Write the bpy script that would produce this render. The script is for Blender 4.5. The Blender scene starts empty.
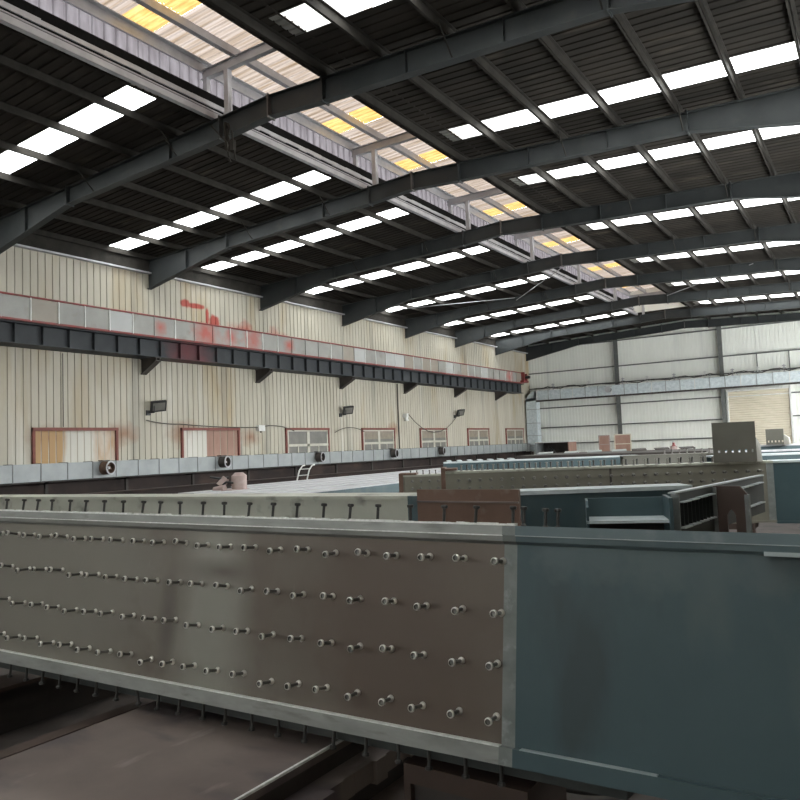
import bpy, math, random
from mathutils import Vector, Matrix
random.seed(7)
H = 2.2                     # eye height above the floor; helper coordinates are measured from eye level
C = bpy.context.scene.collection
scene = bpy.context.scene

# ------------------------------------------------------------------ mesh helpers
class MB:
    def __init__(s): s.v = []; s.f = []; s.sm = []
    def poly(s, pts):
        n = len(s.v); s.v += [Vector(p) for p in pts]; s.f.append(tuple(range(n, n+len(pts)))); s.sm.append(False)
    def raw(s, vs, fs, smooth=False):
        n = len(s.v); s.v += [Vector(p) for p in vs]
        for f in fs: s.f.append(tuple(i+n for i in f)); s.sm.append(smooth)
    def box(s, x0, x1, y0, y1, z0, z1):
        s.obox((0,0,0), (1,0,0), (0,1,0), (0,0,1), x0, x1, y0, y1, z0, z1)
        return s
    def obox(s, o, a, b, c, a0, a1, b0, b1, c0, c1):
        o=Vector(o);a=Vector(a);b=Vector(b);c=Vector(c)
        vs=[o+a*i+b*j+c*k for k in (c0,c1) for j in (b0,b1) for i in (a0,a1)]
        fs=[(0,2,3,1),(4,5,7,6),(0,1,5,4),(2,6,7,3),(0,4,6,2),(1,3,7,5)]
        if a.cross(b).dot(c) < 0: fs=[tuple(reversed(f)) for f in fs]
        s.raw(vs, fs); return s
    def prism(s, pts, d):            # polygon pts extruded by vector d
        d=Vector(d); pts=[Vector(p) for p in pts]; n=len(pts)
        fs=[tuple(range(n-1,-1,-1)), tuple(range(n,2*n))]+[(i,(i+1)%n,n+(i+1)%n,n+i) for i in range(n)]
        nn=Vector((0,0,0))
        for i in range(n): nn+= (pts[i]-pts[0]).cross(pts[(i+1)%n]-pts[0])
        if nn.dot(d) < 0: fs=[tuple(reversed(f)) for f in fs]
        s.raw(pts+[p+d for p in pts], fs); return s
    def strip(s, path, w, t):        # flange: path of points, half width vector w, thickness vector t
        w=Vector(w);t=Vector(t)
        for p,q in zip(path,path[1:]):
            p=Vector(p);q=Vector(q)
            s.prism([p-w,q-w,q+w,p+w], t)
        return s
    def cyl(s, p, q, r, n=10, r2=None, caps=True):
        p=Vector(p);q=Vector(q);r2=r if r2 is None else r2
        d=(q-p).normalized(); a=d.orthogonal().normalized(); b=d.cross(a)
        vs=[p+(a*math.cos(2*math.pi*i/n)+b*math.sin(2*math.pi*i/n))*r for i in range(n)]
        vs+=[q+(a*math.cos(2*math.pi*i/n)+b*math.sin(2*math.pi*i/n))*r2 for i in range(n)]
        s.raw(vs,[(i,(i+1)%n,n+(i+1)%n,n+i) for i in range(n)],True)
        if caps: s.raw(vs,[tuple(range(n-1,-1,-1)),tuple(range(n,2*n))])
        return s
    def tube(s, pts, r, n=6):
        for p,q in zip(pts,pts[1:]): s.cyl(p,q,r,n)
        return s
    def ribs(s, o, a, b, nrm, la, lb, pitch, rib, depth, edge=.02, thick=0):
        # profiled sheet: ribs run along b, repeat along a, stand out along nrm
        o=Vector(o);a=Vector(a);b=Vector(b);nrm=Vector(nrm)
        prof=[];x=0
        while x<la-1e-6:
            f=pitch-rib-2*edge
            for dx,h in ((0,0),(f,0),(f+edge,depth),(f+edge+rib,depth)):
                if x+dx<=la: prof.append((x+dx,h))
            x+=pitch
        prof.append((la,0))
        lo=[o+a*u+nrm*h for u,h in prof]; hi=[p+b*lb for p in lo]; n=len(lo)
        fs=[(i,i+1,n+i+1,n+i) for i in range(n-1)]
        if (lo[1]-lo[0]).cross(b).dot(nrm)<0: fs=[tuple(reversed(f)) for f in fs]
        s.raw(lo+hi,fs); return s
    def build(s, name, mat, parent=None, loc=None):
        me=bpy.data.meshes.new(name)
        base=Vector(parent['base']) if parent is not None and 'base' in parent else None
        if base is None:
            xs=[p.x for p in s.v];ys=[p.y for p in s.v];zs=[p.z for p in s.v]
            base=Vector(loc) if loc is not None else Vector(((min(xs)+max(xs))/2,(min(ys)+max(ys))/2,min(zs)))
        me.from_pydata([tuple(p-base) for p in s.v],[],s.f)
        me.polygons.foreach_set('use_smooth', s.sm)
        me.materials.append(mat)
        o=bpy.data.objects.new(name,me); C.objects.link(o)
        if parent is not None:
            o.parent=parent
            if parent.type=='MESH': o.location=(0,0,0)
            o['base']=tuple(base)
        else: o.location=base+Vector((0,0,H)); o['base']=tuple(base)
        return o

def thing(name, base, label, cat, group=None):
    o=bpy.data.objects.new(name,None); C.objects.link(o); o.empty_display_size=.2
    o.location=Vector(base)+Vector((0,0,H)); o['base']=tuple(base)
    o['label']=label; o['category']=cat
    if group: o['group']=group
    return o
def tag(o,label,cat,group=None):
    o['label']=label;o['category']=cat
    if group:o['group']=group
    return o
def struct(o): o['kind']='structure'; return o
def inst(src, name, parent, M):      # a copy sharing the mesh, M in eye-level coordinates
    o=src.copy(); o.name=name; C.objects.link(o)
    if parent is not None:
        o.parent=parent; o.matrix_local=Matrix.Translation(-Vector(parent['base']))@M
    return o

# ------------------------------------------------------------------ materials
def mat(name, c1, c2=None, rough=.6, metal=0., scale=4., lo=.35, hi=.65, stretch=(1,1,1), bump=0., detail=6, spots=None, rough2=None, spec=.5):
    m=bpy.data.materials.new(name); m.use_nodes=True; nt=m.node_tree; N=nt.nodes; L=nt.links
    b=N['Principled BSDF']; b.inputs['Roughness'].default_value=rough; b.inputs['Metallic'].default_value=metal
    b.inputs['Specular IOR Level'].default_value=spec
    if c2 is None: c2=c1
    geo=N.new('ShaderNodeNewGeometry'); mp=N.new('ShaderNodeMapping'); mp.inputs['Scale'].default_value=stretch
    L.new(geo.outputs['Position'],mp.inputs['Vector'])
    n=N.new('ShaderNodeTexNoise'); n.inputs['Scale'].default_value=scale; n.inputs['Detail'].default_value=detail; n.inputs['Roughness'].default_value=.6
    L.new(mp.outputs[0],n.inputs['Vector'])
    r=N.new('ShaderNodeMapRange'); r.inputs['From Min'].default_value=lo; r.inputs['From Max'].default_value=hi
    L.new(n.outputs['Fac'],r.inputs['Value'])
    mx=N.new('ShaderNodeMix'); mx.data_type='RGBA'; L.new(r.outputs[0],mx.inputs[0])
    mx.inputs[6].default_value=(*c1,1); mx.inputs[7].default_value=(*c2,1)
    out=mx.outputs[2]
    for sp in (spots or []):         # (colour, scale, lo, hi, stretch)
        mp2=N.new('ShaderNodeMapping'); mp2.inputs['Scale'].default_value=sp[4]; mp2.inputs['Location'].default_value=(3.7,1.3,5.1)
        L.new(geo.outputs['Position'],mp2.inputs['Vector'])
        n2=N.new('ShaderNodeTexNoise'); n2.inputs['Scale'].default_value=sp[1]; n2.inputs['Detail'].default_value=5
        L.new(mp2.outputs[0],n2.inputs['Vector'])
        r2=N.new('ShaderNodeMapRange'); r2.inputs['From Min'].default_value=sp[2]; r2.inputs['From Max'].default_value=sp[3]
        L.new(n2.outputs['Fac'],r2.inputs['Value'])
        m2=N.new('ShaderNodeMix'); m2.data_type='RGBA'; L.new(r2.outputs[0],m2.inputs[0]); L.new(out,m2.inputs[6]); m2.inputs[7].default_value=(*sp[0],1)
        out=m2.outputs[2]
    L.new(out,b.inputs['Base Color'])
    if rough2 is not None:
        rr=N.new('ShaderNodeMapRange'); rr.inputs['To Min'].default_value=rough; rr.inputs['To Max'].default_value=rough2
        L.new(r.outputs[0],rr.inputs['Value']); L.new(rr.outputs[0],b.inputs['Roughness'])
    if bump:
        bp=N.new('ShaderNodeBump'); bp.inputs['Strength'].default_value=bump; bp.inputs['Distance'].default_value=.01
        L.new(n.outputs['Fac'],bp.inputs['Height']); L.new(bp.outputs[0],b.inputs['Normal'])
    m['out']=0
    return m
def add_patch(m, color, centre, radius, soft=.5, nscale=3., amp=.6, scale=(1,1,1)):
    """a colour patch of its own shape at a place, for stains and painted sheen (eye-level coordinates)"""
    nt=m.node_tree;N=nt.nodes;L=nt.links;b=N['Principled BSDF']
    prev=b.inputs['Base Color'].links[0].from_socket
    geo=N.new('ShaderNodeNewGeometry'); mp=N.new('ShaderNodeMapping'); mp.vector_type='POINT'
    c=Vector(centre)+Vector((0,0,H)); mp.inputs['Scale'].default_value=scale; mp.inputs['Location'].default_value=tuple(-c[i]*scale[i] for i in range(3))
    L.new(geo.outputs['Position'],mp.inputs['Vector'])
    ln=N.new('ShaderNodeVectorMath'); ln.operation='LENGTH'; L.new(mp.outputs[0],ln.inputs[0])
    n=N.new('ShaderNodeTexNoise'); n.inputs['Scale'].default_value=nscale; n.inputs['Detail'].default_value=5; L.new(geo.outputs['Position'],n.inputs['Vector'])
    ma=N.new('ShaderNodeMath'); ma.operation='MULTIPLY_ADD'; L.new(n.outputs['Fac'],ma.inputs[0]); ma.inputs[1].default_value=-amp*2*radius; L.new(ln.outputs['Value'],ma.inputs[2])
    r=N.new('ShaderNodeMapRange'); r.inputs['From Min'].default_value=radius*(1-amp); r.inputs['From Max'].default_value=radius*(1-amp)-radius*soft
    L.new(ma.outputs[0],r.inputs['Value'])
    mx=N.new('ShaderNodeMix');mx.data_type='RGBA';L.new(r.outputs[0],mx.inputs[0]);L.new(prev,mx.inputs[6]);mx.inputs[7].default_value=(*color,1)
    L.new(mx.outputs[2],b.inputs['Base Color'])
def translucent(name, col, clear, tint=(1,1,1), c2=None, stretch=(1,1,1), scale=3.):
    m=bpy.data.materials.new(name); m.use_nodes=True; nt=m.node_tree;N=nt.nodes;L=nt.links
    N.remove(N['Principled BSDF']); out=N['Material Output']
    tr=N.new('ShaderNodeBsdfTranslucent'); tp=N.new('ShaderNodeBsdfTransparent'); df=N.new('ShaderNodeBsdfDiffuse')
    mp=N.new('ShaderNodeMapping');mp.inputs['Scale'].default_value=stretch; geo=N.new('ShaderNodeNewGeometry');L.new(geo.outputs['Position'],mp.inputs[0])
    n=N.new('ShaderNodeTexNoise');n.inputs['Scale'].default_value=scale;n.inputs['Detail'].default_value=6;L.new(mp.outputs[0],n.inputs['Vector'])
    r=N.new('ShaderNodeMapRange');r.inputs['From Min'].default_value=.35;r.inputs['From Max'].default_value=.65;L.new(n.outputs['Fac'],r.inputs['Value'])
    mx=N.new('ShaderNodeMix');mx.data_type='RGBA';L.new(r.outputs[0],mx.inputs[0]);mx.inputs[6].default_value=(*col,1);mx.inputs[7].default_value=(*(c2 or col),1)
    mt=N.new('ShaderNodeMix');mt.data_type='RGBA';L.new(r.outputs[0],mt.inputs[0]);mt.inputs[6].default_value=(*tint,1)
    mt.inputs[7].default_value=tuple(t*(b/max(a,1e-3)) for t,a,b in zip(tint,col,(c2 or col)))+(1,)
    L.new(mx.outputs[2],tr.inputs[0]);L.new(mx.outputs[2],df.inputs[0]);L.new(mt.outputs[2],tp.inputs[0])
    m1=N.new('ShaderNodeMixShader');m1.inputs[0].default_value=.3;L.new(tr.outputs[0],m1.inputs[1]);L.new(df.outputs[0],m1.inputs[2])
    m2=N.new('ShaderNodeMixShader');m2.inputs[0].default_value=clear;L.new(m1.outputs[0],m2.inputs[1]);L.new(tp.outputs[0],m2.inputs[2])
    L.new(m2.outputs[0],out.inputs['Surface'])
    return m

M={}
M['wall']=mat('beige_cladding',(.42,.385,.31),(.52,.485,.41),.65,0,.5,.3,.7,(1,1,.25),spots=[((.36,.26,.13),.55,.56,.76,(1,1,.22)),((.25,.235,.20),1.6,.56,.8,(1,1,.07)),((.62,.60,.55),2.2,.6,.8,(1,1,.05))])
for cy,cz,rad in ((21.6,4.9,.8),(24.0,5.1,1.0),(26.3,5.2,.9),(24.2,5.6,.5)):
    add_patch(M['wall'],(.42,.10,.07),(-24,cy,cz),rad,1.0,2.2,.62,(.3,.9,1.0))
for cy,cz,rad,sc in ((21.3,6.30,.55,(.3,1,4)),(21.9,5.95,.55,(.3,5,1.2)),(20.7,6.35,.3,(.3,1,1.5)),(22.3,5.75,.35,(.3,1,1))):
    add_patch(M['wall'],(.38,.07,.05),(-24,cy,cz),rad,.35,4,.45,sc)
for cy,cz,rad in ((20.5,.9,1.1),(24.3,.7,.8),(17.6,.9,.9),(36,1.0,.9),(14.5,.8,.8)):
    add_patch(M['wall'],(.28,.13,.07),(-24,cy,cz),rad,1.2,2.5,.5,(.3,1,1.6))
M['wall_back']=mat('pale_cladding',(.78,.79,.74),(.84,.85,.80),.6,0,.8,.3,.7,(1,1,.3),spots=[((.68,.69,.66),2.,.58,.8,(1,1,.06))])
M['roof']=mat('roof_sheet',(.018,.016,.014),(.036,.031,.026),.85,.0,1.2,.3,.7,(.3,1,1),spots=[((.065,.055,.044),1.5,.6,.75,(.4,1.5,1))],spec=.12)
M['purlin']=mat('dusty_purlin_steel',(.022,.020,.018),(.040,.036,.031),.8,.0,3,.3,.7,spec=.15)
M['galv']=mat('galvanised_steel',(.36,.36,.38),(.47,.47,.49),.5,.3,3,.3,.7)
M['rafter']=mat('grey_rafter_paint',(.030,.034,.036),(.043,.047,.048),.5,.0,1.5,.3,.7,spots=[((.055,.053,.048),2.5,.6,.8,(1,1,1))],spec=.25)
M['rafter_light']=mat('dusty_ridge_steel',(.09,.085,.08),(.13,.12,.115),.55,.0,3,.3,.7)
M['crane']=mat('blue_grey_crane_paint',(.036,.040,.045),(.050,.054,.059),.6,0,2,.3,.7,spec=.25)
add_patch(M['crane'],(.14,.035,.04),(-23,20.3,4.2),1.6,1.2,2,.6,(.4,1,1))
M['red']=mat('red_paint',(.26,.03,.03),(.16,.05,.045),.55,0,4)
M['panel']=mat('grey_rail_sheet',(.24,.235,.22),(.31,.305,.285),.35,0,1.2,.3,.7,spots=[((.20,.18,.155),1.4,.58,.75,(1,1,1))],spec=.6)
for cy,rad in ((18.6,.35),(20.9,.9),(23.6,.7),(26,.45),(50.5,.7),(22.3,.5)):
    add_patch(M['panel'],(.38,.08,.06),(-23,cy,4.95),rad,1.0,3,.6,(.3,1,1))
M['white']=mat('white_paint',(.72,.72,.70),(.60,.60,.58),.5,0,4)
M['duct']=mat('duct_sheet',(.27,.29,.295),(.34,.36,.365),.45,.15,1.5,.3,.7,spots=[((.27,.28,.275),3,.6,.8,(1,1,1))])
M['duct_dusty']=mat('dusty_duct_sheet',(.48,.54,.57),(.66,.72,.74),.5,.1,5,.35,.65,spots=[((.75,.77,.77),6,.6,.75,(1,1,1))])
M['blackgap']=mat('gap_shade_black',(.006,.006,.006),(.01,.01,.01),.9,0,2,spec=.05)  # black put in for the shade in the gaps beside the roof opening
M['seam']=mat('dark_duct_seam',(.13,.135,.14),(.18,.185,.19),.5,0,5)
M['black']=mat('black_plastic',(.02,.02,.022),(.035,.035,.035),.45)
M['darkplate']=mat('dark_olive_plate',(.105,.10,.082),(.13,.125,.105),.5,.1,2,.3,.7)
M['darkrust']=mat('dark_rusty_support',(.05,.032,.025),(.075,.048,.038),.7,0,2,.3,.7)
M['girt']=mat('grey_girt_paint',(.10,.105,.10),(.14,.145,.14),.5,0,3)
M['darkjoint']=mat('dark_teal_steel',(.025,.030,.030),(.038,.043,.041),.5,.1,4,.3,.7)
M['blue_edge']=mat('dusty_primed_flange_edge',(.085,.125,.14),(.11,.15,.16),.45,0,3,.35,.65,spots=[((.16,.19,.20),6,.58,.72,(1,1,1))])
M['darkgap']=mat('near_black_steel',(.035,.03,.028),(.06,.05,.045),.7,0,2)  # near-black tone shared by backings, brackets, cables and recessed plates
M['dado']=mat('shade_darkened_brick',(.022,.016,.015),(.045,.028,.024),.8,0,1.2,.3,.7,spots=[((.075,.045,.036),1.2,.55,.75,(1,.5,1))])  # brick with the shade under the duct put into its dark colour
M['floor']=mat('dark_concrete',(.06,.048,.043),(.095,.078,.07),.7,0,1.5,.3,.7,bump=.2,spots=[((.035,.03,.03),3,.55,.7,(1,1,1))])
M['frame']=mat('brown_window_frame',(.22,.06,.045),(.15,.045,.035),.6,0,5)
M['glass']=mat('dusty_window_glass',(.13,.13,.115),(.20,.19,.17),.5,0,2,.3,.7)
M['winframe']=mat('dusty_cream_frame',(.46,.44,.37),(.54,.52,.45),.5,0,4)
M['curtain']=mat('brown_curtain',(.22,.19,.15),(.28,.24,.19),.7,0,4)
M['board']=mat('brown_board',(.30,.17,.13),(.38,.24,.19),.7,0,2,.3,.7,(1,1,.3))
M['cream']=mat('cream_shutter',(.60,.54,.43),(.66,.60,.49),.5,0,1)
M['steel']=mat('mill_scale_steel',(.135,.112,.092),(.165,.14,.118),.42,.25,1.3,.35,.65,(1,1,1),bump=.02,rough2=.5,
    spots=[((.19,.178,.155),.8,.50,.66,(1,1,.6)),((.105,.08,.064),3.,.55,.75,(1,1,1)),((.24,.23,.2),16,.68,.8,(1,1,.15))])
def gp(u,w): return tuple(Vector((-1.66049,3.43935,-.59777))+Vector((.99892,.04598,-.00605))*u+Vector((-.00075,.14639,.98923))*w)
add_patch(M['steel'],(.185,.17,.143),gp(-4.2,-.35),2.2,.6,1.2,.45,(1,.5,1))  # sheen on the left of the web, painted as a paler patch
add_patch(M['steel'],(.25,.24,.21),gp(-1.95,-.42),.60,.6,1.5,.5,(1.5,.5,.6))  # brushed grey area with its sheen put into the colour
add_patch(M['steel'],(.11,.095,.082),gp(-2.35,-.5),.26,.8,2.,.5,(2.4,.5,.7))
add_patch(M['steel'],(.125,.105,.088),gp(-1.9,-.16),.30,.8,2.,.5,(.7,.5,2.6))
add_patch(M['steel'],(.105,.078,.062),gp(-.6,-.4),1.3,.7,1.4,.4,(1,.5,1))
M['steel_edge']=mat('ground_steel_edge',(.22,.225,.215),(.33,.335,.32),.45,.35,3,.3,.7,(1,1,3),spots=[((.17,.165,.155),9,.58,.75,(.4,1,2))])
M['weld']=mat('spattered_weld_edge',(.62,.63,.61),(.85,.86,.84),.5,.1,30,.35,.65)
M['stud']=mat('bright_stud_steel',(.85,.83,.78),(.70,.67,.62),.3,.5,30,.3,.7)
M['stud_mid']=mat('shaft_stud_steel',(.20,.19,.175),(.13,.125,.115),.38,.6,30,.3,.7)
M['stud_dark']=mat('dark_stud_steel',(.045,.042,.04),(.03,.029,.027),.5,.1,30,.3,.7)
M['blue']=mat('blue_grey_primer',(.042,.075,.086),(.052,.088,.100),.48,0,1.4,.35,.65,bump=.03,spots=[((.07,.10,.105),2.5,.56,.72,(1,1,.5)),((.035,.055,.062),1.8,.6,.7,(1,1,.35))])
for u_,w_,r_,c_ in ((.30,.05,.13,(.07,.102,.11)),(.52,.04,.13,(.066,.098,.106)),(.78,.03,.15,(.07,.102,.108)),(1.0,.04,.12,(.068,.10,.107)),(1.22,.02,.12,(.07,.10,.108))):
    add_patch(M['blue'],c_,gp(u_,w_),r_,.6,14.,.6,(.8,.3,.9))
M['blue_top']=mat('lit_primer_top',(.42,.47,.49),(.55,.60,.61),.5,0,6,.3,.7)  # pale tops of primed steel: light from above put into the colour
M['gusset']=mat('primed_gusset',(.27,.32,.33),(.36,.41,.42),.4,0,6)
M['lavender_top']=mat('lit_grey_flange_top',(.38,.38,.40),(.52,.52,.55),.45,.1,3,.3,.7,(3,.3,1))  # grey flange tops, coloured pale as if lit from above
M['tape']=mat('unpainted_seam_strip',(.15,.165,.16),(.21,.225,.22),.5,.1,8,.35,.65,spots=[((.33,.35,.35),12,.6,.75,(1,1,1))])
M['olive']=mat('olive_grey_steel',(.17,.162,.13),(.23,.222,.18),.5,.2,1.5,.3,.7)
M['greygreen']=mat('grey_green_steel',(.37,.375,.32),(.47,.475,.41),.45,.2,1.2,.3,.7,spots=[((.22,.22,.19),3.5,.56,.7,(1,1,1))])
M['rust']=mat('brown_rusted_steel',(.115,.065,.045),(.16,.095,.068),.65,.1,2.5,.3,.7,bump=.05,spots=[((.20,.15,.12),6,.58,.75,(1,1,1))])
M['slab']=mat('dusty_brown_plate',(.13,.10,.09),(.21,.17,.15),.55,.1,1.1,.3,.7,bump=.05,spots=[((.10,.08,.08),1.6,.52,.62,(.6,1.2,1)),((.32,.27,.25),5,.62,.78,(1,.3,1))])
M['pink']=mat('pink_dusty_machine',(.33,.245,.225),(.42,.33,.305),.6,0,5)
M['yellow']=translucent('yellow_skylight_sheet',(.185,.102,.030),.0,(.95,.80,.42),(.25,.155,.058),(1,4,1),2)
M['beige']=translucent('dusty_translucent_sheet',(.080,.058,.040),.0,(.62,.54,.46),(.135,.113,.10),(.5,9,1),.9)
M['mauve']=translucent('grey_translucent_cladding',(.075,.066,.070),.0,(.5,.48,.5),(.11,.10,.105),(1,5,1),1.3)
M['sky']=translucent('clear_skylight_sheet',(.95,.95,.90),.62,(.97,.97,.93),(.98,.97,.93),(.2,3,1),2)

# ------------------------------------------------------------------ building constants (eye-level coordinates)
WBAND=(.2,5.0,14.0); FBAND=(2.4,2.9)  # heights of daylight bands added in the unseen walls to brighten the hall
WL=-24.0; WR=1.3; RX=-11.5; YB=56.56; YF=-10.0
FL=-H
BAY=6.28; Y0=12.60
RY=[Y0+BAY*k for k in range(-3,8)]         # portal frame positions
def rz(x): return 8.34-.047*abs(x-RX)      # top of rafters
def sz(x): return rz(x)+.22                # underside of sheet

# ------------------------------------------------------------------ room shell
m=MB(); m.box(WL-.3,WR+.3,YF-.3,YB+.3,FL-.2,FL); struct(m.build('floor',M['floor']))
# left wall with openings behind the windows kept solid
m=MB(); m.ribs((WL,YF,-.75),(0,1,0),(0,0,1),(-1,0,0),YB-YF,8.55,.27,.018,.035,.012); struct(m.build('wall_left',M['wall']))
m=MB(); m.box(WL-.25,WL-.06,YF,YB,FL,8.0); struct(m.build('wall_left_backing',M['darkgap']))
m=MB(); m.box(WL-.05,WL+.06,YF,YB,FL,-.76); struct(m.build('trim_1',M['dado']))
# back wall
m=MB()
m.ribs((WL,YB,FL),(1,0,0),(0,0,1),(0,1,0),WR-WL,8.5-FL+.3,.25,.03,.03,.015)
ob=struct(m.build('wall_back',M['wall_back']))
m=MB(); m.box(WL-.2,WR+.2,YB+.06,YB+.2,FL,9); struct(m.build('wall_back_backing',M['darkgap']))
BZ0,BZ1,BY=WBAND
m=MB(); m.ribs((WR,YF,FL),(0,1,0),(0,0,1),(1,0,0),YB-YF,BZ0-FL,.27,.03,.03,.015); m.ribs((WR,YF,BZ1),(0,1,0),(0,0,1),(1,0,0),YB-YF,8.3-BZ1,.27,.03,.03,.015); m.ribs((WR,YF,BZ0),(0,1,0),(0,0,1),(1,0,0),BY-YF,BZ1-BZ0,.27,.03,.03,.015); struct(m.build('wall_right',M['wall']))
m=MB(); m.ribs((WR,BY,BZ0),(0,1,0),(0,0,1),(1,0,0),YB-BY,BZ1-BZ0,.27,.03,.03,.015); struct(m.build('window_90',M['sky']))  # translucent band added out of view to light the left and back walls
def portal(cx,cy,cz,sx,sy,rot):
    li=bpy.data.lights.new('daylight_portal','AREA'); li.shape='RECTANGLE'; li.size=sx; li.size_y=sy; li.cycles.is_portal=True
    lo=bpy.data.objects.new('daylight_portal',li); C.objects.link(lo); lo.location=(cx,cy,cz+H); lo.rotation_euler=rot
portal(WR+.1,(BY+YB)/2,(BZ0+BZ1)/2,BZ1-BZ0,YB-BY,(0,math.pi/2,0))
CZ0,CZ1=FBAND
m=MB(); m.ribs((WL,YF,FL),(1,0,0),(0,0,1),(0,-1,0),WR-WL,CZ0-FL,.25,.03,.03,.015); m.ribs((WL,YF,CZ1),(1,0,0),(0,0,1),(0,-1,0),WR-WL,8.8-CZ1,.25,.03,.03,.015); struct(m.build('wall_front',M['wall_back']))
m=MB(); m.ribs((WL,YF,CZ0),(1,0,0),(0,0,1),(0,-1,0),WR-WL,CZ1-CZ0,.25,.03,.03,.015); struct(m.build('window_91',M['sky']))  # thin translucent band added behind the camera to light the girder face
portal((WL+WR)/2,YF-.1,(CZ0+CZ1)/2,WR-WL,CZ1-CZ0,(-math.pi/2,0,0))
# back wall girts and columns
for zz in (7.62,5.57,2.62,1.12,-.2):
    pass
gm=[(WL,WR,7.55),(WL,WR,5.57),(WL,WR,4.32),(WL,-9.3,2.68),(WL,-9.3,1.1),(WL,-9.3,-.2),(-5.0,WR,2.68),(-5.0,WR,1.1)]
names=['just under the rafter','above the long duct','directly on top of the duct','below the duct','between duct and boards','lowest, just above the girders','right of the roll-up door, upper','right of the roll-up door, lower']
for (a,b,z),nm in zip(gm,names):
    m=MB(); m.box(a,b,YB-.14,YB-.02,z-.03,z+.03).box(a,b,YB-.16,YB-.14,z-.045,z+.045)
    tag(m.build('wall_girt',M['girt']),'grey horizontal wall girt on the back wall, '+nm,'wall girt','girts on the back wall')
for i,x in enumerate((-16.7,-9.25,-1.7)):
    m=MB(); m.box(x-.015,x+.015,YB-.42,YB-.16,FL,sz(x)-.3); m.box(x-.13,x+.13,YB-.43,YB-.41,FL,sz(x)-.3).box(x-.13,x+.13,YB-.18,YB-.16,FL,sz(x)-.3)
    if i<2:
        tag(m.build('wall_column',M['girt']),['dark grey steel column on back wall above the brown boards','dark grey steel column on back wall left of the roll-up door'][i],'column','columns on the back wall')

# roof sheets per bay with skylight strips left out
SKY=[(-8.2,-7.4),(-2.2,-1.4),(4.1,4.9),(10.4,11.2),(17.0,17.82),(21.5,22.35),(28.0,28.95),(35.0,35.9),(41.9,42.9),(49.0,50.0)]
def roofsheet(x0,x1,ya,yb,mb):
    o=Vector((x0,ya,sz(x0))); b=(Vector((x1,ya,sz(x1)))-o); L=b.length; b.normalize()
    mb.ribs(o,(0,1,0),b,(0,0,1),yb-ya,L,.26,.05,.022,.02)
OPX0,OPX1=-13.62,-10.12; OPY1=50.28
cuts=[YF]+[v for s in SKY for v in s]+[YB+.1]
mb=MB()
for i in range(0,len(cuts),2):
    roofsheet(WL-.3,OPX0,cuts[i],cuts[i+1],mb)
# strip ends at the eave and by the ridge stay opaque
struct(mb.build('ceiling',M['roof']))
mb=MB()
for i in range(0,len(cuts),2):
    roofsheet(OPX1,WR+.3,cuts[i],cuts[i+1],mb)
struct(mb.build('ceiling',M['roof']))
mb=MB()
for a,b in SKY:
    roofsheet(OPX1,-9.5,a,b,mb)
    roofsheet(WL-.3,WL+.15,a,b,mb)
roofsheet(OPX0,RX,OPY1,YB+.1,mb); roofsheet(RX,OPX1,OPY1,YB+.1,mb)
struct(mb.build('ceiling',M['roof']))
# outside cover so only the strips pass light
sn=0
for i,(a,b) in enumerate(SKY):
    for side in (0,1):
        if i<2 and False: continue
        mb=MB(); x0,x1=(WL+.15,OPX0) if side==0 else (-9.5,WR+.3)
        o=Vector((x0,a,sz(x0)+.004)); bb=Vector((x1,a,sz(x1)+.004))-o; L=bb.length; bb.normalize()
        mb.ribs(o,(0,1,0),bb,(0,0,1),b-a,L,.2,.04,.03,.02)
        sn+=1
        ob=struct(mb.build('window_%d'%sn,M['sky']))
        # light portal over each strip
        li=bpy.data.lights.new('skylight_portal','AREA'); li.shape='RECTANGLE'; li.size=abs(x1-x0); li.size_y=b-a; li.cycles.is_portal=True
        lo=bpy.data.objects.new('skylight_portal',li); C.objects.link(lo); lo.location=((x0+x1)/2,(a+b)/2,sz((x0+x1)/2)+H+.12)
# ------------------------------------------------------------------ ridge monitor (raised roof light)
MX0=-13.8; MZ=9.93; MW=-9.2
yy0=-10.0
mon=MB()
YS=[(-2.2,-1.4),(4.1,4.9),(10.15,11.0),(17.2,18.1),(21.2,22.1),(28,28.9),(34.6,35.5),(41.4,42.4),(47.5,48.5)]
cut=[yy0]+[v for s in YS for v in s]+[OPY1]
for i in range(0,len(cut),2):
    a,b=cut[i],cut[i+1]
    mon.ribs((MX0-.25,a,MZ-.02),(0,1,0),Vector((RX-MX0+.25,0,.1)).normalized(),(0,0,1),b-a,RX-MX0+.25,.2,.05,.035,.02)
    mon.ribs((RX,a,MZ+.08),(0,1,0),Vector((RX-MX0+.25,0,-.1)).normalized(),(0,0,1),b-a,RX-MX0+.25,.2,.05,.035,.02)
struct(mon.build('ceiling',M['beige']))
for i,(a,b) in enumerate(YS):
    for j in range(2):
        mb=MB(); xa,xb=((MX0,-12.8),(-12.5,-11.35))[j]
        z=lambda x: MZ+.1*(x-MX0)/(RX-MX0)-.02
        mb.ribs((MX0-.25 if j==0 else -12.68,a,z(xa)),(0,1,0),(1,0,.04),(0,0,1),b-a,(-12.68-MX0+.25) if j==0 else (RX+12.68),.2,.05,.035,.02)
        if i>=2:
            sn+=1; struct(mb.build('window_%d'%sn,M['yellow']))
        else: struct(mb.build('ceiling',M['beige']))
    mb=MB(); mb.ribs((RX,a,MZ+.08),(0,1,0),Vector((2.55,0,-.1)).normalized(),(0,0,1),b-a,2.55,.2,.05,.035,.02); struct(mb.build('ceiling',M['beige']))
li=bpy.data.lights.new('monitor_portal','AREA'); li.shape='RECTANGLE'; li.size=5.2; li.size_y=OPY1-yy0; li.cycles.is_portal=True
lo=bpy.data.objects.new('monitor_portal',li); C.objects.link(lo); lo.location=(RX,(OPY1+yy0)/2,MZ+.3+H)
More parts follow.
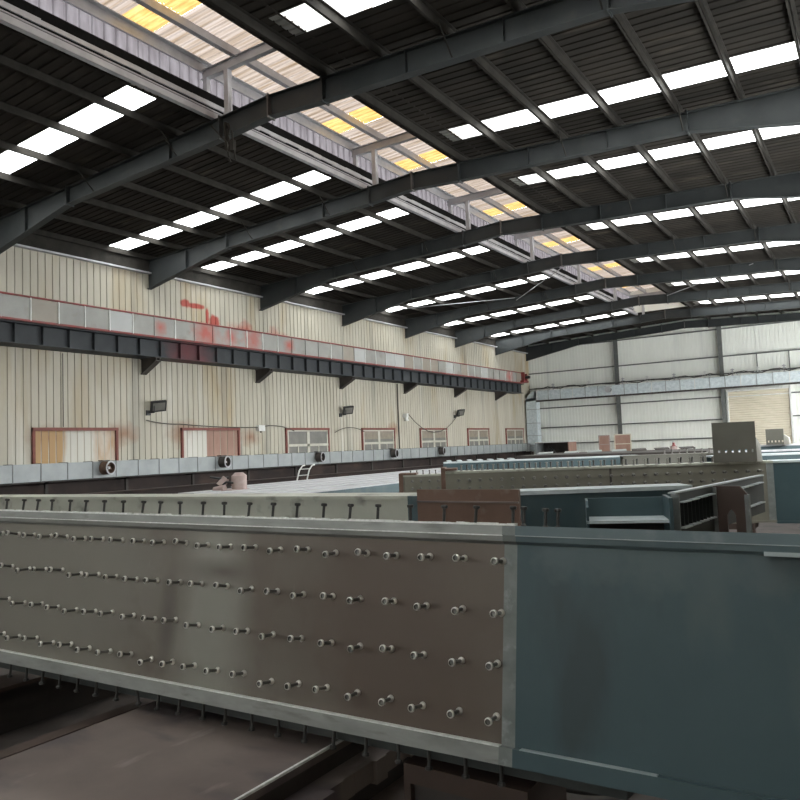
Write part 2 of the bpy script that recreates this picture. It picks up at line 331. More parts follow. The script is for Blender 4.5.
for side,(x,nx) in enumerate(((MX0,-1),(-9.2,1))):
    mb=MB(); mb.ribs((x,yy0,9.1),(0,1,0),(0,0,1),(nx,0,0),OPY1-yy0,.85,.3,.05,.04,.02)
    struct(mb.build('wall_monitor_left' if side==0 else 'wall_monitor_right',M['mauve']))
mb=MB(); mb.box(MX0,-9.2,OPY1,OPY1+.05,sz(RX)-.1,10.0); struct(mb.build('wall_monitor_back',M['wall_back']))
# layered edge members along the left side of the opening
def member(name,x0,x1,z0,z1,ma,lab,cat,y0=yy0,y1=OPY1,grp='long members under the roof monitor'):
    mb=MB(); mb.box(x0,x1,y0,y1,z0,z1); return tag(mb.build(name,ma),lab,cat,grp)
mb=MB(); mb.box(-13.33,-13.27,yy0,OPY1,8.28,8.42).box(-13.40,-13.27,yy0,OPY1,8.27,8.285)
tag(mb.build('edge_purlin',M['galv']),'light grey edge purlin, lowest of the long members along the left edge of roof opening','purlin','long members under the roof monitor')
member('edge_angle',-13.38,-13.35,8.50,8.525,M['galv'],'thin light steel angle just above the edge purlin by roof opening','steel angle')
mb=MB()
random.seed(3)
y=yy0
while y<OPY1:
    l=random.uniform(.25,.7); mb.box(-13.52,-13.49,y,min(y+l,OPY1),8.66+random.uniform(0,.035),8.79+random.uniform(-.01,.015)); y+=l
tag(mb.build('flashing_strip',M['galv']),'ragged pale dusty flashing strip in the left edge of roof opening','flashing','long members under the roof monitor')
member('edge_angle',-13.76,-13.70,9.07,9.125,M['galv'],'pale steel angle at the foot of the monitor side cladding','steel angle')
member('gutter_board',-13.60,-13.56,8.50,9.06,M['blackgap'],'gutter board blackened as gap shade behind the pale flashing strip at roof opening','gutter')
mb=MB(); mb.box(-13.79,-13.72,yy0,OPY1,9.62,9.88).box(-13.79,-13.60,yy0,OPY1,9.86,9.88)
tag(mb.build('monitor_eave_beam',M['galv']),'grey beam along the top of the monitor side cladding','beam','long members under the roof monitor')
mb=MB(); mb.box(-12.72,-12.64,yy0,OPY1,9.70,9.93).box(-12.72,-12.58,yy0,OPY1,9.69,9.705)
tag(mb.build('monitor_purlin',M['galv']),'grey purlin running between the two rows of yellow roof light sheets','purlin','long members under the roof monitor')
mb=MB(); mb.box(-10.2,-10.12,yy0,OPY1,8.50,8.72); tag(mb.build('edge_trim',M['roof']),'dark edge trim along the right side of the roof opening','roof trim')
# right side of roof between opening and monitor wall is closed
mb=MB(); mb.box(-10.15,-9.15,yy0,OPY1,8.85,9.02); mb.box(MX0-.05,-13.75,yy0,OPY1,8.45,9.0); mb.box(-9.25,-9.2,yy0,OPY1,8.45,9.0); struct(mb.build('ceiling',M['roof']))
ORD=['nearest','second','third','fourth','fifth','sixth','seventh','eighth','ninth']
vis=[(k,y) for k,y in enumerate(RY) if y>6]
for n,(k,y) in enumerate(vis):
    if y>OPY1+1 or n==0: continue
    t=thing('roof_monitor_portal',(-12.9,y,rz(-12.9)),'light steel post and tie beam frame of the roof monitor, %s from the camera'%ORD[n-1],'steel frame','monitor frames')
    mb=MB(); mb.box(-12.97,-12.83,y-.07,y+.07,rz(-12.9),9.45); mb.box(-13.0,-12.80,y-.1,y+.1,rz(-12.9),rz(-12.9)+.02); mb.box(-12.99,-12.81,y-.012,y+.012,rz(-12.9)+.0,rz(-12.9)+.45); mb.build('post',M['galv'],t)
    mb=MB(); mb.box(-13.78,-9.25,y-.012,y+.012,9.44,9.68).box(-13.78,-9.25,y-.07,y+.07,9.43,9.445).box(-13.78,-9.25,y-.07,y+.07,9.67,9.685); mb.build('tie_beam',M['galv'],t)
    mb=MB(); mb.box(-13.72,-13.58,y-.06,y+.06,8.5,9.44); mb.build('side_post',M['galv'],t)
    mb=MB(); mb.box(-9.4,-9.28,y-.06,y+.06,8.6,9.44); mb.build('side_post',M['galv'],t)

# ------------------------------------------------------------------ portal rafters
def rbot(x):
    d=abs(x-RX)
    P=[(0,7.84),(1.65,7.73),(8,7.47),(12.5,6.62),(14,6.35)]
    for (a,za),(b,zb) in zip(P,P[1:]):
        if a<=d<=b: return za+(zb-za)*(d-a)/(b-a)
    return 6.35
for n,(k,y) in enumerate(vis):
    last = n==len(vis)-1
    yy=y if not last else YB-.55
    lab='dark grey tapered steel roof rafter, %s from the camera'%ORD[n-1] if 0<n and not last else None
    if n==0: lab='dark grey steel roof rafter just above the upper left corner of the view'
    if last or abs(yy-YB)<1: lab='dark grey tapered steel rafter against the back wall'; yy=YB-.55
    if n==0: continue
    t=thing('roof_rafter',(RX,yy,7.84),lab,'rafter','portal frame rafters')
    xs=[WL+.02,WL+4.5,RX-1.62,RX,RX+1.62,RX+8,WR-.02]
    top=[(x,yy,rz(x)) for x in xs]; bot=[(x,yy,rbot(x)) for x in xs]
    mb=MB()
    for i in range(len(xs)-1):
        mb.prism([(xs[i],yy-.006,rbot(xs[i])),(xs[i+1],yy-.006,rbot(xs[i+1])),(xs[i+1],yy-.006,rz(xs[i+1])),(xs[i],yy-.006,rz(xs[i]))],(0,.012,0))
    mb.build('web',M['rafter'],t)
    MB().strip(top,(0,.11,0),(0,0,-.015)).build('top_flange',M['rafter'],t)
    MB().strip(bot,(0,.11,0),(0,0,.015)).build('bottom_flange',M['rafter'],t)
    for x in xs[1:-1]:
        mb=MB(); mm=M['rafter_light'] if abs(x-RX)<.1 else M['rafter']
        zt,zb=rz(x),rbot(x)
        mb.box(x-.018,x+.018,yy-.13,yy+.13,zb-.04,zt+.04)
        for q in range(4):
            zc=zb+.08+(zt-zb-.16)*q/3
            for sy in (-.09,.09): mb.cyl((x-.035,yy+sy,zc),(x+.035,yy+sy,zc),.012,6)
        mb.build('splice_plate',mm,t)
    for x in (-21.7,-15.0,-7.7,-5.5):    # web stiffeners
        mb=MB(); mb.box(x-.006,x+.006,yy-.10,yy+.10,rbot(x)+.015,rz(x)-.015); mb.build('stiffener',M['rafter'],t)
    for x in (-18.2,-14.7,-6.6,-3.6):     # fly braces up to purlins
        mb=MB(); mb.cyl((x,yy-.1,rbot(x)+.03),(x,yy-.62,rz(x)+.03),.018,6); mb.build('fly_brace',M['purlin'],t)
    if n==1:
        mb=MB(); 
        for q in range(7): mb.cyl((-12.72+.03*math.sin(q*2),yy-.2,7.95-.14*q),(-12.70+.03*math.sin(q*2+2),yy-.2,7.83-.14*q),.03,6)
        mb.box(-12.80,-12.77,yy-.25,yy-.14,7.3,8.0).cyl((-12.6,yy-.2,7.75),(-12.5,yy-.2,7.0),.018,6).box(-12.62,-12.52,yy-.25,yy-.15,7.25,7.5).cyl((-13.2,yy-.3,8.0),(-12.82,yy-.2,7.55),.018,6)
        mb.build('bracket_chain',M['purlin'],t)
# ------------------------------------------------------------------ purlins
random.seed(5)
PX=[-23.85,-22.05,-20.2,-18.35,-16.5,-14.7,-9.75,-8.28,-6.68,-5.18,-3.7,-2.28,-.9,.5]
for i,x in enumerate(PX):
    z=rz(x); s=1 if x<RX else -1
    mb=MB(); mb.box(x-.006,x+.006,YF,YB-.3,z,z+.21); mb.box(x-.006,x+.05,YF,YB-.3,z,z+.008) if s>0 else mb.box(x-.05,x+.006,YF,YB-.3,z,z+.008)
    mb.box(x-.07,x+.006,YF,YB-.3,z+.2,z+.212) if s>0 else mb.box(x-.006,x+.07,YF,YB-.3,z+.2,z+.212)
    if s>0: lab='long Z purlin under the left roof slope, %s counted from the left wall'%ORD[i]
    else: lab='long Z purlin under the right roof slope, %s counted from the roof opening'%ORD[i-6]
    tag(mb.build('roof_purlin',M['purlin']),lab,'purlin','roof purlins')
# eave channel along the top of left wall
mb=MB(); mb.box(-23.99,-23.93,YF,YB-.5,7.28,7.95)
tag(mb.build('eave_channel',M['purlin']),'grey eave channel along the top of the left wall','eave channel')
mb=MB(); mb.box(-23.99,-23.78,YF,YB-.5,7.22,7.28); tag(mb.build('eave_ledge',M['galv']),'pale narrow ledge at the foot of the eave channel along the left wall','ledge')
# roof bracing rods
for (p,q,lab) in (((-23.4,31.9,7.3),(-16.5,37.4,8.0),'thin diagonal brace rod under the left roof, nearer of two'),((-16.5,37.6,7.9),(-10.5,31.5,8.3),'thin diagonal brace rod under the left roof near the roof opening'),((-9.8,43.6,8.1),(-4.5,37.5,7.9),'thin diagonal brace rod under the right roof slope')):
    mb=MB(); mb.cyl(p,q,.02,6); tag(mb.build('brace_rod',M['galv']),lab,'brace rod','roof brace rods')

# ------------------------------------------------------------------ left wall: crane runway, railing, duct
t=thing('crane_runway_beam',(-23.3,30,3.8),'long dark blue-grey crane runway beam with stiffeners along the left wall','crane beam')
MB().box(-23.32,-23.30,YF,53.2,3.84,4.48).build('web',M['crane'],t)
MB().box(-23.55,-23.05,YF,53.2,4.47,4.5).build('top_flange',M['crane'],t)
MB().box(-23.5,-23.1,YF,53.2,3.81,3.84).build('bottom_flange',M['crane'],t)
MB().box(-23.36,-23.26,YF,53.2,4.5,4.6).build('crane_rail',M['darkgap'],t)
MB().box(-23.99,-23.55,YF,53.2,4.46,4.49).build('walkway_plate',M['crane'],t)
MB().box(-23.99,-23.5,YF,53.2,3.81,3.83).build('ledge_plate',M['crane'],t)
y=12.05
n=0
src=None
while y<53:
    if y>11:
        mb=MB().box(-23.30,-23.16,y-.010,y+.010,3.84,4.47)
        if src is None: src=mb.build('stiffener',M['crane'],t); sy0=y
        else:
            o=src.copy(); o.name='stiffener'; C.objects.link(o); o.parent=t; o.location=src.location+Vector((0,y-sy0,0))
    y+=.96
for k in range(8):
    y=Y0+BAY*k-.35
    if y>54: break
    mb=MB(); mb.prism([(-23.99,y-.06,3.80),(-23.1,y-.06,3.80),(-23.1,y-.06,3.68),(-23.99,y-.06,3.22)],(0,.03,0)); mb.prism([(-23.99,y+.1,3.80),(-23.1,y+.1,3.80),(-23.1,y+.1,3.68),(-23.99,y+.1,3.22)],(0,.03,0)); mb.box(-23.99,-23.1,y-.1,y+.17,3.78,3.81)
    mb.prism([(-23.1,y-.1,3.70),(-23.1,y-.1,3.66),(-23.99,y-.1,3.20),(-23.99,y-.1,3.24)],(0,.27,0))
    mb.build('bracket',M['darkgap'],t)
t=thing('walkway_railing',(-23.0,30,4.55),'red-topped railing with pale sheet panels above the crane runway','railing')
MB().cyl((-23,YF,5.36),(-23,53.0,5.36),.035,8).build('top_rail',M['red'],t)
MB().box(-23.02,-22.97,YF,53.0,4.53,4.60).build('bottom_rail',M['red'],t)
y=12.45; i=0
random.seed(11)
M['panel_pale']=mat('pale_rail_sheet',(.36,.365,.36),(.44,.445,.44),.3,0,1.2,.3,.7,spec=.6)
M['panel_brown']=mat('stained_rail_sheet',(.24,.21,.175),(.31,.275,.23),.4,0,1.2,.3,.7,spec=.6)
while y<52.6:
    w=.98
    r=random.random()
    mm=M['panel'] if r<.6 or 17<y<28 else (M['panel_pale'] if r<.85 else M['panel_brown'])
    MB().box(-23.012,-23.0,y+.02,y+w-.02,4.6,5.32).build('panel',mm,t)
    wh = random.random()<.55 or i in (2,3,4)
    MB().box(-23.01,-22.965,y-.02,y+.02,4.58,5.33).build('post',M['white'] if wh else M['panel'],t)
    y+=w; i+=1
t=thing('crane_end_stop',(-22.9,52.9,4.5),'small red end stop where the crane runway meets the back wall','end stop')
MB().box(-23.3,-22.7,52.4,53.3,4.6,4.75).build('base',M['red'],t)
MB().box(-23.1,-22.75,52.6,52.75,4.75,5.4).box(-23.1,-22.75,53.1,53.25,4.75,5.3).build('upright',M['red'],t)
MB().cyl((-22.75,52.9,5.0),(-22.4,52.9,5.0),.12,10).build('buffer',M['black'],t)

t=thing('side_air_duct',(-23.5,30,-.68),'long pale grey sheet metal duct along the foot of the left wall','air duct')
MB().box(-23.93,-23.4,YF,54.6,-.68,-.1).build('duct_body',M['duct'],t)
y=12.08;src=None
while y<54.5:
    if src is None: src=MB().box(-23.93,-23.385,y-.016,y+.016,-.695,-.085).build('seam_flange',M['seam'],t); sy0=y
    else:
        o=src.copy(); C.objects.link(o); o.name='seam_flange'; o.parent=t; o.location=src.location+Vector((0,y-sy0,0))
    y+=.955
mb=MB(); mb.box(-23.85,-23.5,YF,54,-.74,-.68)
for k_ in range(-2,14):
    yk=14.2+3.14*k_; mb.box(-23.6,-23.5,yk,yk+.1,FL,-.7).box(-23.88,-23.5,yk,yk+.1,-.80,-.74)
mb.build('support_angle',M['darkgap'],t)
MS=['nearest, under the first framed opening','below the boarded opening','above the white ladder','below the second glazed window','farthest from the camera']
for i,y in enumerate((16.3,21.9,28.2,34.8,40.2)):
    t=thing('exhaust_fan',(-23.2,y,-.60),'small round dark fan on the pale side duct, '+MS[i],'fan','fans on the side duct')
    d=Vector((.85,.2,0)).normalized(); c=Vector((-23.34,y,-.34)); e=c+d*.33
    mb=MB(); mb.cyl(c,e,.235,20,caps=False); mb.cyl(e,c+d*.05,.20,20,caps=False)
    mb.build('housing',M['rust' if i==0 else 'darkgap'],t)
    n=24; a=d.orthogonal().normalized(); b=d.cross(a)
    mb=MB(); ring=[e+(a*math.cos(2*math.pi*q/n)+b*math.sin(2*math.pi*q/n))*.25 for q in range(n)]; ri=[e+(a*math.cos(2*math.pi*q/n)+b*math.sin(2*math.pi*q/n))*.19 for q in range(n)]
    mb.raw(ring+ri,[(q,(q+1)%n,n+(q+1)%n,n+q) for q in range(n)]); mb.cyl(e-d*.02,e+d*.01,.252,24,caps=False); mb.build('rim',M['galv'],t)
    mb=MB(); hub=e-d*.14; mb.cyl(hub-d*.05,hub+d*.05,.055,12)
    mb.build('hub',M['galv'],t)
    mb=MB()
    for q in range(5):
        an=2*math.pi*q/5; r0=a*math.cos(an)+b*math.sin(an); r1=a*math.cos(an+.8)+b*math.sin(an+.8)
        mb.prism([hub+r0*.05,hub+r0*.18+d*.02,hub+r1*.18-d*.03,hub+r1*.05-d*.02],d*.004)
    mb.build('blades',M['rust'],t)
    mb=MB(); mb.box(-23.398,-23.15,y-.17,y+.12,-.09,-.06); mb.build('bracket',M['darkgap'],t)

# openings on the left wall
WINS=[(14.11,17.25,'sheet'),(20.42,23.5,'board'),(26.72,29.85,'glass'),(32.92,36.0,'glass'),(39.03,42.2,'glass'),(45.3,48.4,'glass'),(51.5,54.6,'glass')]
M['sheet1']=mat('patched_cladding',(.56,.54,.48),(.64,.62,.57),.6,0,1.2,.3,.7,(1,1,.2),spots=[((.45,.27,.14),.9,.55,.7,(1,1,.3))])
add_patch(M['sheet1'],(.42,.26,.12),(-24,14.6,.6),.75,.25,.8,.2,(.2,1,.35))
for i,(a,b,kd) in enumerate(WINS):
    sn+=1
    mb=MB(); x=WL+.02; 
    mb.box(x-.02,x+.07,a-.09,a,-.1,1.1).box(x-.02,x+.07,b,b+.09,-.1,1.1).box(x-.02,x+.09,a-.09,b+.09,1.02,1.13)
    w=struct(mb.build('window_%d'%sn,M['frame']))
    if kd=='glass':
        MB().box(x-.01,x+.02,a,b,-.1,1.02).build('pane',M['glass'],w)
        mb=MB(); 
        for (p,q) in ((a+.02,a+.11),(b-.11,b-.02),((a+b)/2-.1,(a+b)/2+.1)): mb.box(x,x+.05,p,q,-.1,1.0)
        mb.box(x,x+.05,a,b,.22,.34).box(x,x+.05,a,b,.95,1.02)
        mb.box(x,x+.05,a+.75,a+.82,-.1,.24).box(x,x+.05,b-.82,b-.75,-.1,.24)
        mb.build('window_frame',M['winframe'],w)
        if i>2: MB().box(x-.005,x+.035,a+.05,b-.05,.5,.98).build('curtain',M['curtain'],w)
    elif kd=='sheet':
        MB().ribs((x-.01,a,-.1),(0,1,0),(0,0,1),(1,0,0),b-a,1.13,.27,.018,-.025,.012).build('infill_sheet',M['sheet1'],w)
    else:
        MB().ribs((x-.01,a,-.1),(0,1,0),(0,0,1),(1,0,0),(b-a)*.42,1.13,.27,.018,-.025,.012).build('infill_sheet',M['sheet1'],w)
        MB().ribs((x-.01,a+(b-a)*.42,-.1),(0,1,0),(0,0,1),(1,0,0),(b-a)*.58,1.13,.4,.02,-.02,.01).build('brown_board',M['board'],w)
# flood lights
FL_L=['black floodlight tilted on the beige wall between the first two framed openings','black floodlight on the beige wall above and between the first two glazed windows','black floodlight on the beige wall right of the hanging cable']
for (y,z,s),lab in zip(((18.95,1.95,1),(31.2,2.05,1),(43.7,2.15,1)),FL_L):
    t=thing('flood_light',(-23.9,y,z-.25),lab,'floodlight','floodlights on the left wall')
    a=Vector((.25,.95,.15)).normalized(); n=Vector((.8,-.25,-.45)).normalized(); a=(a-n*a.dot(n)).normalized(); u=n.cross(a)
    if u.z<0: u=-u
    c=Vector((-23.6,y,z))
    mb=MB(); mb.obox(c,a,u,n,-.3,.3,-.22,.22,-.07,.03); 
    for q in range(5): mb.obox(c,a,u,n,-.2+.09*q,-.17+.09*q,-.2,.2,-.13,-.07)
    mb.build('housing',M['black'],t)
    MB().obox(c,a,u,n,-.24,.24,-.16,.16,.03,.036).build('lens',M['glass'],t)
    mb=MB(); mb.box(-23.97,-23.6,y-.22,y-.18,z-.26,z-.22).box(-24.02,-23.94,y-.3,y-.1,z-.34,z-.14).cyl((-23.62,y-.2,z-.24),(-23.6,y-.2,z+.02),.02,6)
    mb.build('bracket',M['black'],t)
t=thing('wall_lamp',(-23.85,37.2,1.75),'small white lamp on the beige wall at the left end of the hanging cable','lamp')
MB().box(-24.02,-23.7,37.1,37.3,1.75,2.0).cyl((-23.8,37.2,1.75),(-23.8,37.2,1.55),.1,10,.16).build('lamp_body',M['white'],t)
def cable(name,pts,sag,r,ma,lab,cat='cable'):
    P=[]
    for p,q in zip(pts,pts[1:]):
        p=Vector(p);q=Vector(q)
        for i in range(8):
            f=i/8; P.append(p.lerp(q,f)-Vector((0,0,sag*4*f*(1-f))))
    P.append(Vector(pts[-1])); mb=MB(); mb.tube(P,r,6); return tag(mb.build(name,ma),lab,cat)
cable('power_cable',[(-23.75,37.3,2.0),(-23.75,43.4,1.9)],1.1,.022,M['darkgap'],'dark cable hanging in a loop from the wall lamp to a floodlight')
cable('power_cable',[(-23.9,18.6,1.42),(-23.9,20.2,1.28),(-23.9,24.8,1.15)],.05,.02,M['darkgap'],'thin dark cable running along the wall to the white junction box')
cable('power_cable',[(-23.9,25.1,1.2),(-23.9,27.2,.98)],-.12,.02,M['darkgap'],'thin dark cable arching right of the white junction box')
cable('power_cable',[(-23.9,30.4,.9),(-23.9,33,.92)],-.25,.018,M['darkgap'],'thin cable arching between the first two glazed windows')
t=thing('junction_box',(-23.9,24.9,.98),'small white junction box on the beige wall right of the boarded opening','junction box')
MB().box(-24.02,-23.82,24.7,25.1,.98,1.25).build('box',M['white'],t); MB().cyl((-23.9,24.9,.98),(-23.9,24.9,.9),.03,8).build('cable_gland',M['darkgap'],t)
for y,lab in ((14.35,'thin dark downpipe on the wall above the first framed opening'),(37.0-.45,'thin dark vertical pipe on the wall left of the small wall lamp')):
    mb=MB(); mb.cyl((-23.95,y if y>30 else 15.15,1.15 if y<30 else -.1),(-23.95,y if y>30 else 15.15,3.75),.014 if y<30 else .03,8); tag(mb.build('wall_pipe',M['darkgap']),lab,'pipe')
# ------------------------------------------------------------------ back wall things
t=thing('back_air_duct',(-14,55.6,3.25),'long dusty pale blue duct high along the back wall','air duct')
MB().box(-23.1,WR,55.2,55.9,3.3,4.05).build('duct_body',M['duct_dusty'],t)
MB().box(-23.85,-22.95,55.2,55.9,-.75,3.5).build('vertical_duct',M['duct_dusty'],t)
mb=MB(); N=10; arc=[(-22.95+-.9*math.cos(math.pi/2*i/N),55.2,3.15+.9*math.sin(math.pi/2*i/N)) for i in range(N+1)]
mb.prism([(-22.95,55.2,3.3)]+[(-23.85,55.2,3.3)]+arc+[(-22.95,55.2,4.05)],(0,.7,0)); mb.build('elbow',M['duct_dusty'],t)
src=None
for i in range(24):
    x=-22.9+i*1.0
    mb=MB().box(x-.025,x+.025,55.17,55.92,3.27,4.08)
    mb.build('seam_flange',M['white'] if i%3==0 else M['duct'],t)
for z in (2.6,1.5,.5,-.3): MB().box(-23.88,-22.92,55.17,55.92,z-.02,z+.02).build('seam_flange',M['duct'],t)
MB().box(-22.95,WR,55.15,55.2,3.17,3.30).build('support_rail',M['darkgap'],t)
mb=MB(); mb.tube([(-22.5+i*.55,55.25,4.17+.08*math.sin(i*1.7)+random.uniform(-.01,.1)) for i in range(44)],.03,6); tag(mb.build('cable_run',M['darkgap']),'untidy dark cables lying on top of the back wall duct','cables')
random.seed(9)
src=None
for i,x in enumerate((-21.5,-18.6,-16.0,-14.2,-12.3,-10.2,-8.4,-6.8,-5.2,-3.9)):
    t=thing('duct_hanger',(x,55.3,4.05),'small white bracket standing on the back wall duct among its cables','bracket','brackets on the back wall duct')
    mb=MB(); mb.box(x-.03,x+.03,55.25,55.3,4.05,4.05+.5).box(x-.12,x+.12,55.25,55.3,4.45,4.5); mb.cyl((x-.35,55.3,4.08),(x,55.3,4.4),.02,6).cyl((x+.35,55.3,4.08),(x,55.3,4.4),.02,6)
    mb.build('bracket_arm',M['white' if i%2 else 'galv'],t)
    MB().box(x-.08,x+.08,55.22,55.33,4.05,4.08).build('foot',M['galv'],t)
t=thing('duct_fan',(-17.0,55.1,3.55),'small black fan on the front of the back wall duct beside the column','fan')
MB().cyl((-17.05,55.2,3.72),(-17.05,54.9,3.72),.2,16).build('housing',M['black'],t)
MB().cyl((-17.05,54.91,3.72),(-17.05,54.89,3.72),.235,20).build('rim',M['galv'],t)
MB().box(-17.3,-16.8,54.95,55.2,3.93,3.97).build('hood',M['galv'],t)
for x,lab in ((-6.95,'thin steel post between wall girts right of the left back column'),(-4.95+.0,'thin steel post between wall girts above the roll-up door right edge')):
    mb=MB(); mb.box(x-.03,x+.03,YB-.2,YB-.12,4.15,5.55); tag(mb.build('girt_post',M['girt']),lab,'post','posts between the girts')
# pale strip of cladding under duct, roll-up door
d=MB(); 
z=FL
zs=[]
x0,x1=-8.95,-5.1
mb=MB()
while z<2.95:
    mb.prism([(x0,YB-.08,z),(x0,YB-.11,z+.03),(x0,YB-.11,z+.11),(x0,YB-.08,z+.14)],(x1-x0,0,0)); z+=.16
mb.box(x0,x1,YB-.085,YB-.07,FL,3.0)
dr=struct(mb.build('door_1',M['cream']))
MB().box(x0-.12,x0,YB-.2,YB-.05,FL,3.1).box(x1,x1+.12,YB-.2,YB-.05,FL,3.1).box(x0-.12,x1+.12,YB-.25,YB-.05,3.0,3.12).build('door_frame',M['white'],dr)
MB().box(x0,x1,YB-.3,YB-.1,2.62,2.68).build('door_rail',M['white'],dr)
# brown boards
for i,(a,b,z1) in enumerate(((-16.33,-15.6,.25),(-15.25,-14.15,.28))):
    t=thing('brown_panel_door',(a,50,FL),['narrower brown panelled board standing before the back wall','wider brown panelled board standing before the back wall'][i],'board','brown boards by the back wall')
    MB().box(a,b,50,50.04,FL,z1).build('board',M['board'],t)
    mb=MB(); mb.box(a-.03,a+.04,49.96,50.0,FL,z1+.03).box(b-.04,b+.03,49.96,50,FL,z1+.03).box(a,b,49.96,50,z1-.04,z1+.03).box(a,b,49.96,50,-.38,-.33); mb.build('frame',M['cream'] if i else M['pink'],t)
# shed in the left back corner
t=thing('dark_shelter',(-21,53.5,FL),'dark open shelter with a pale roof edge in the far left corner','shelter')
MB().box(-22.3,-19.6,53,54.6,-.1,-.02).build('roof',M['white'],t)
MB().box(-22.3,-22.2,53,54.6,FL,-.1).build('side_panel',M['duct'],t)
MB().box(-19.7,-19.6,53,54.6,FL,-.1).build('side_panel',M['board'],t)
MB().box(-22.2,-19.7,54.5,54.6,FL,-.1).build('rear_panel',M['darkgap'],t)
t=thing('wire_heap',(-21.2,53.2,FL),'dark heap of coiled hoses inside the dark shelter','hoses')
mb=MB()
for q in range(5):
    mb.tube([(-21.2+.6*math.cos(a/3+q)*(1-q*.1),53.3+.1*q,-1.35+.16*q+.35*math.sin(a/3+q*.7)) for a in range(20)],.04,6)
mb.box(-21.6,-20.8,53.2,54,FL,-1.3)
mb.build('hoses',M['black'],t)
t=thing('red_cylinder',(-10.3,45,FL),'small faded red cylinder standing in front of the back wall left of the square plate','cylinder')
MB().cyl((-10.27,45,FL),(-10.27,45,-.55),.2,14).build('tank',M['pink'],t); MB().cyl((-10.27,45,-.55),(-10.27,45,-.42),.12,12,.05).build('valve',M['red'],t); MB().cyl((-10.27,45,-.46),(-10.27,45,-.34),.07,12).build('cap',M['red'],t)

exec_girders=True
# ------------------------------------------------------------------ studs
def stud_mesh(L,r,hr,ma,name='shear_stud',collar=True):
    mb=MB(); mb.cyl((0,0,0),(0,0,L-.016),r,12); mb.cyl((0,0,L-.016),(0,0,L-.011),hr*.75,14,hr); mb.cyl((0,0,L-.011),(0,0,L),hr,14,caps=False)
    mb.cyl((0,0,L),(0,0,L+.003),hr*.98,14,hr*.72,caps=False); 
    n=14; mb.raw([(hr*.72*math.cos(2*math.pi*i/n),hr*.72*math.sin(2*math.pi*i/n),L+.003) for i in range(n)]+[(hr*.60*math.cos(2*math.pi*i/n),hr*.60*math.sin(2*math.pi*i/n),L-.007) for i in range(n)]+[(0,0,L-.008)],
        [(i,(i+1)%n,n+(i+1)%n,n+i) for i in range(n)]+[(n+i,n+(i+1)%n,2*n) for i in range(n)])
    if collar: mb.cyl((0,0,0),(0,0,.008),r*2.0,14,r*1.9); mb.cyl((0,0,.008),(0,0,.018),r*1.9,14,r*1.0)
    me=bpy.data.meshes.new(name); me.from_pydata([tuple(p) for p in mb.v],[],mb.f); me.polygons.foreach_set('use_smooth',mb.sm); me.materials.append(ma); me.materials.append(M['stud_dark']); me.materials.append(M['stud_mid'])
    for pl in me.polygons:
        zs_=[me.vertices[i].co.z for i in pl.vertices]; rs_=[math.hypot(me.vertices[i].co.x,me.vertices[i].co.y) for i in pl.vertices]
        if min(zs_)>=L-.009 and max(rs_)<=hr*.75 and name=='shear_stud' and r<.015: pl.material_index=2
        elif r<.015 and ma is M['stud'] and min(zs_)<.001 and max(zs_)>L*.5: pl.material_index=2
    return me
def basis(o,x,y,z): 
    m=Matrix.Identity(4)
    for i,v in enumerate((x,y,z)):
        for r in range(3): m[r][i]=v[r]
    for r in range(3): m[r][3]=o[r]
    return m
def stud_at(me,parent,p,axis,tilt=0.,s=1.,name='shear_stud'):
    axis=Vector(axis).normalized()
    if tilt:
        axis=(axis+Vector((random.gauss(0,tilt),random.gauss(0,tilt),random.gauss(0,tilt)))).normalized()
    a=axis.orthogonal().normalized(); b=axis.cross(a)
    o=bpy.data.objects.new(name,me); C.objects.link(o); o.parent=parent
    M4=basis(Vector(p)-Vector(parent['base']),a*s,b*s,axis*s); o.matrix_local=M4
    return o
SM=stud_mesh(.107,.0095,.0195,M['stud']); SMD=stud_mesh(.105,.0085,.019,M['stud_dark']); SMF=stud_mesh(.11,.016,.026,M['stud_mid'])

# ------------------------------------------------------------------ the near girder
P0=Vector((-1.66049,3.43935,-.59777)); D=Vector((.99892,.04598,-.00605)); Nn=Vector((.04637,-.98816,.14627)); U=Vector((-.00075,.14639,.98923))
g=thing('near_box_girder',tuple(P0+D*0+U*(-.95)),'big studded steel box girder across the foreground, brown at left and blue-grey primed at right','girder')
random.seed(21)
def gb(name,ma,u0,u1,n0,n1,w0,w1,lab=None):
    o=MB().obox(P0,D,U,Nn,u0,u1,w0,w1,n0,n1).build(name,ma,g)
    if lab:o['label']=lab
    return o
UL,UM,UM2,UR=-9.0,.015,.085,2.75
M['primer_patchy']=M['blue']
for (a,b,kind) in ((UL,UM,'s'),(UM,UM2,'t'),(UM2,UR,'b')):
    web=M['steel'] if kind=='s' else M['tape'] if kind=='t' else M['blue']
    edge=M['steel_edge'] if kind=='s' else M['tape'] if kind=='t' else M['blue_edge']
    nm={'s':'bare brown steel web','t':'pale unpainted seam strip','b':'blue-grey primed web'}[kind]
    gb('web_plate',web,a,b,-.03,0,-.95,.12,nm)
    gb('top_flange',edge,a,b,-.55,.035,.13,.178)
    o=MB(); o.obox(P0,D,U,Nn,a,b,.0,.0,0,0); 
    o=MB().prism([P0+D*a+U*.13-Nn*0,P0+D*a+U*.13+Nn*.03,P0+D*a+U*.10+Nn*.024,P0+D*a+U*.085],D*(b-a)).build('fillet_weld',edge,g)
    gb('bottom_flange',edge if kind!='b' else M['blue'],a,b,-.55,.035,-.953,-.872)
MB().obox(P0,D,U,Nn,UL,UR,-.95,.12,-.5,-.47).build('rear_web',M['steel'],g)
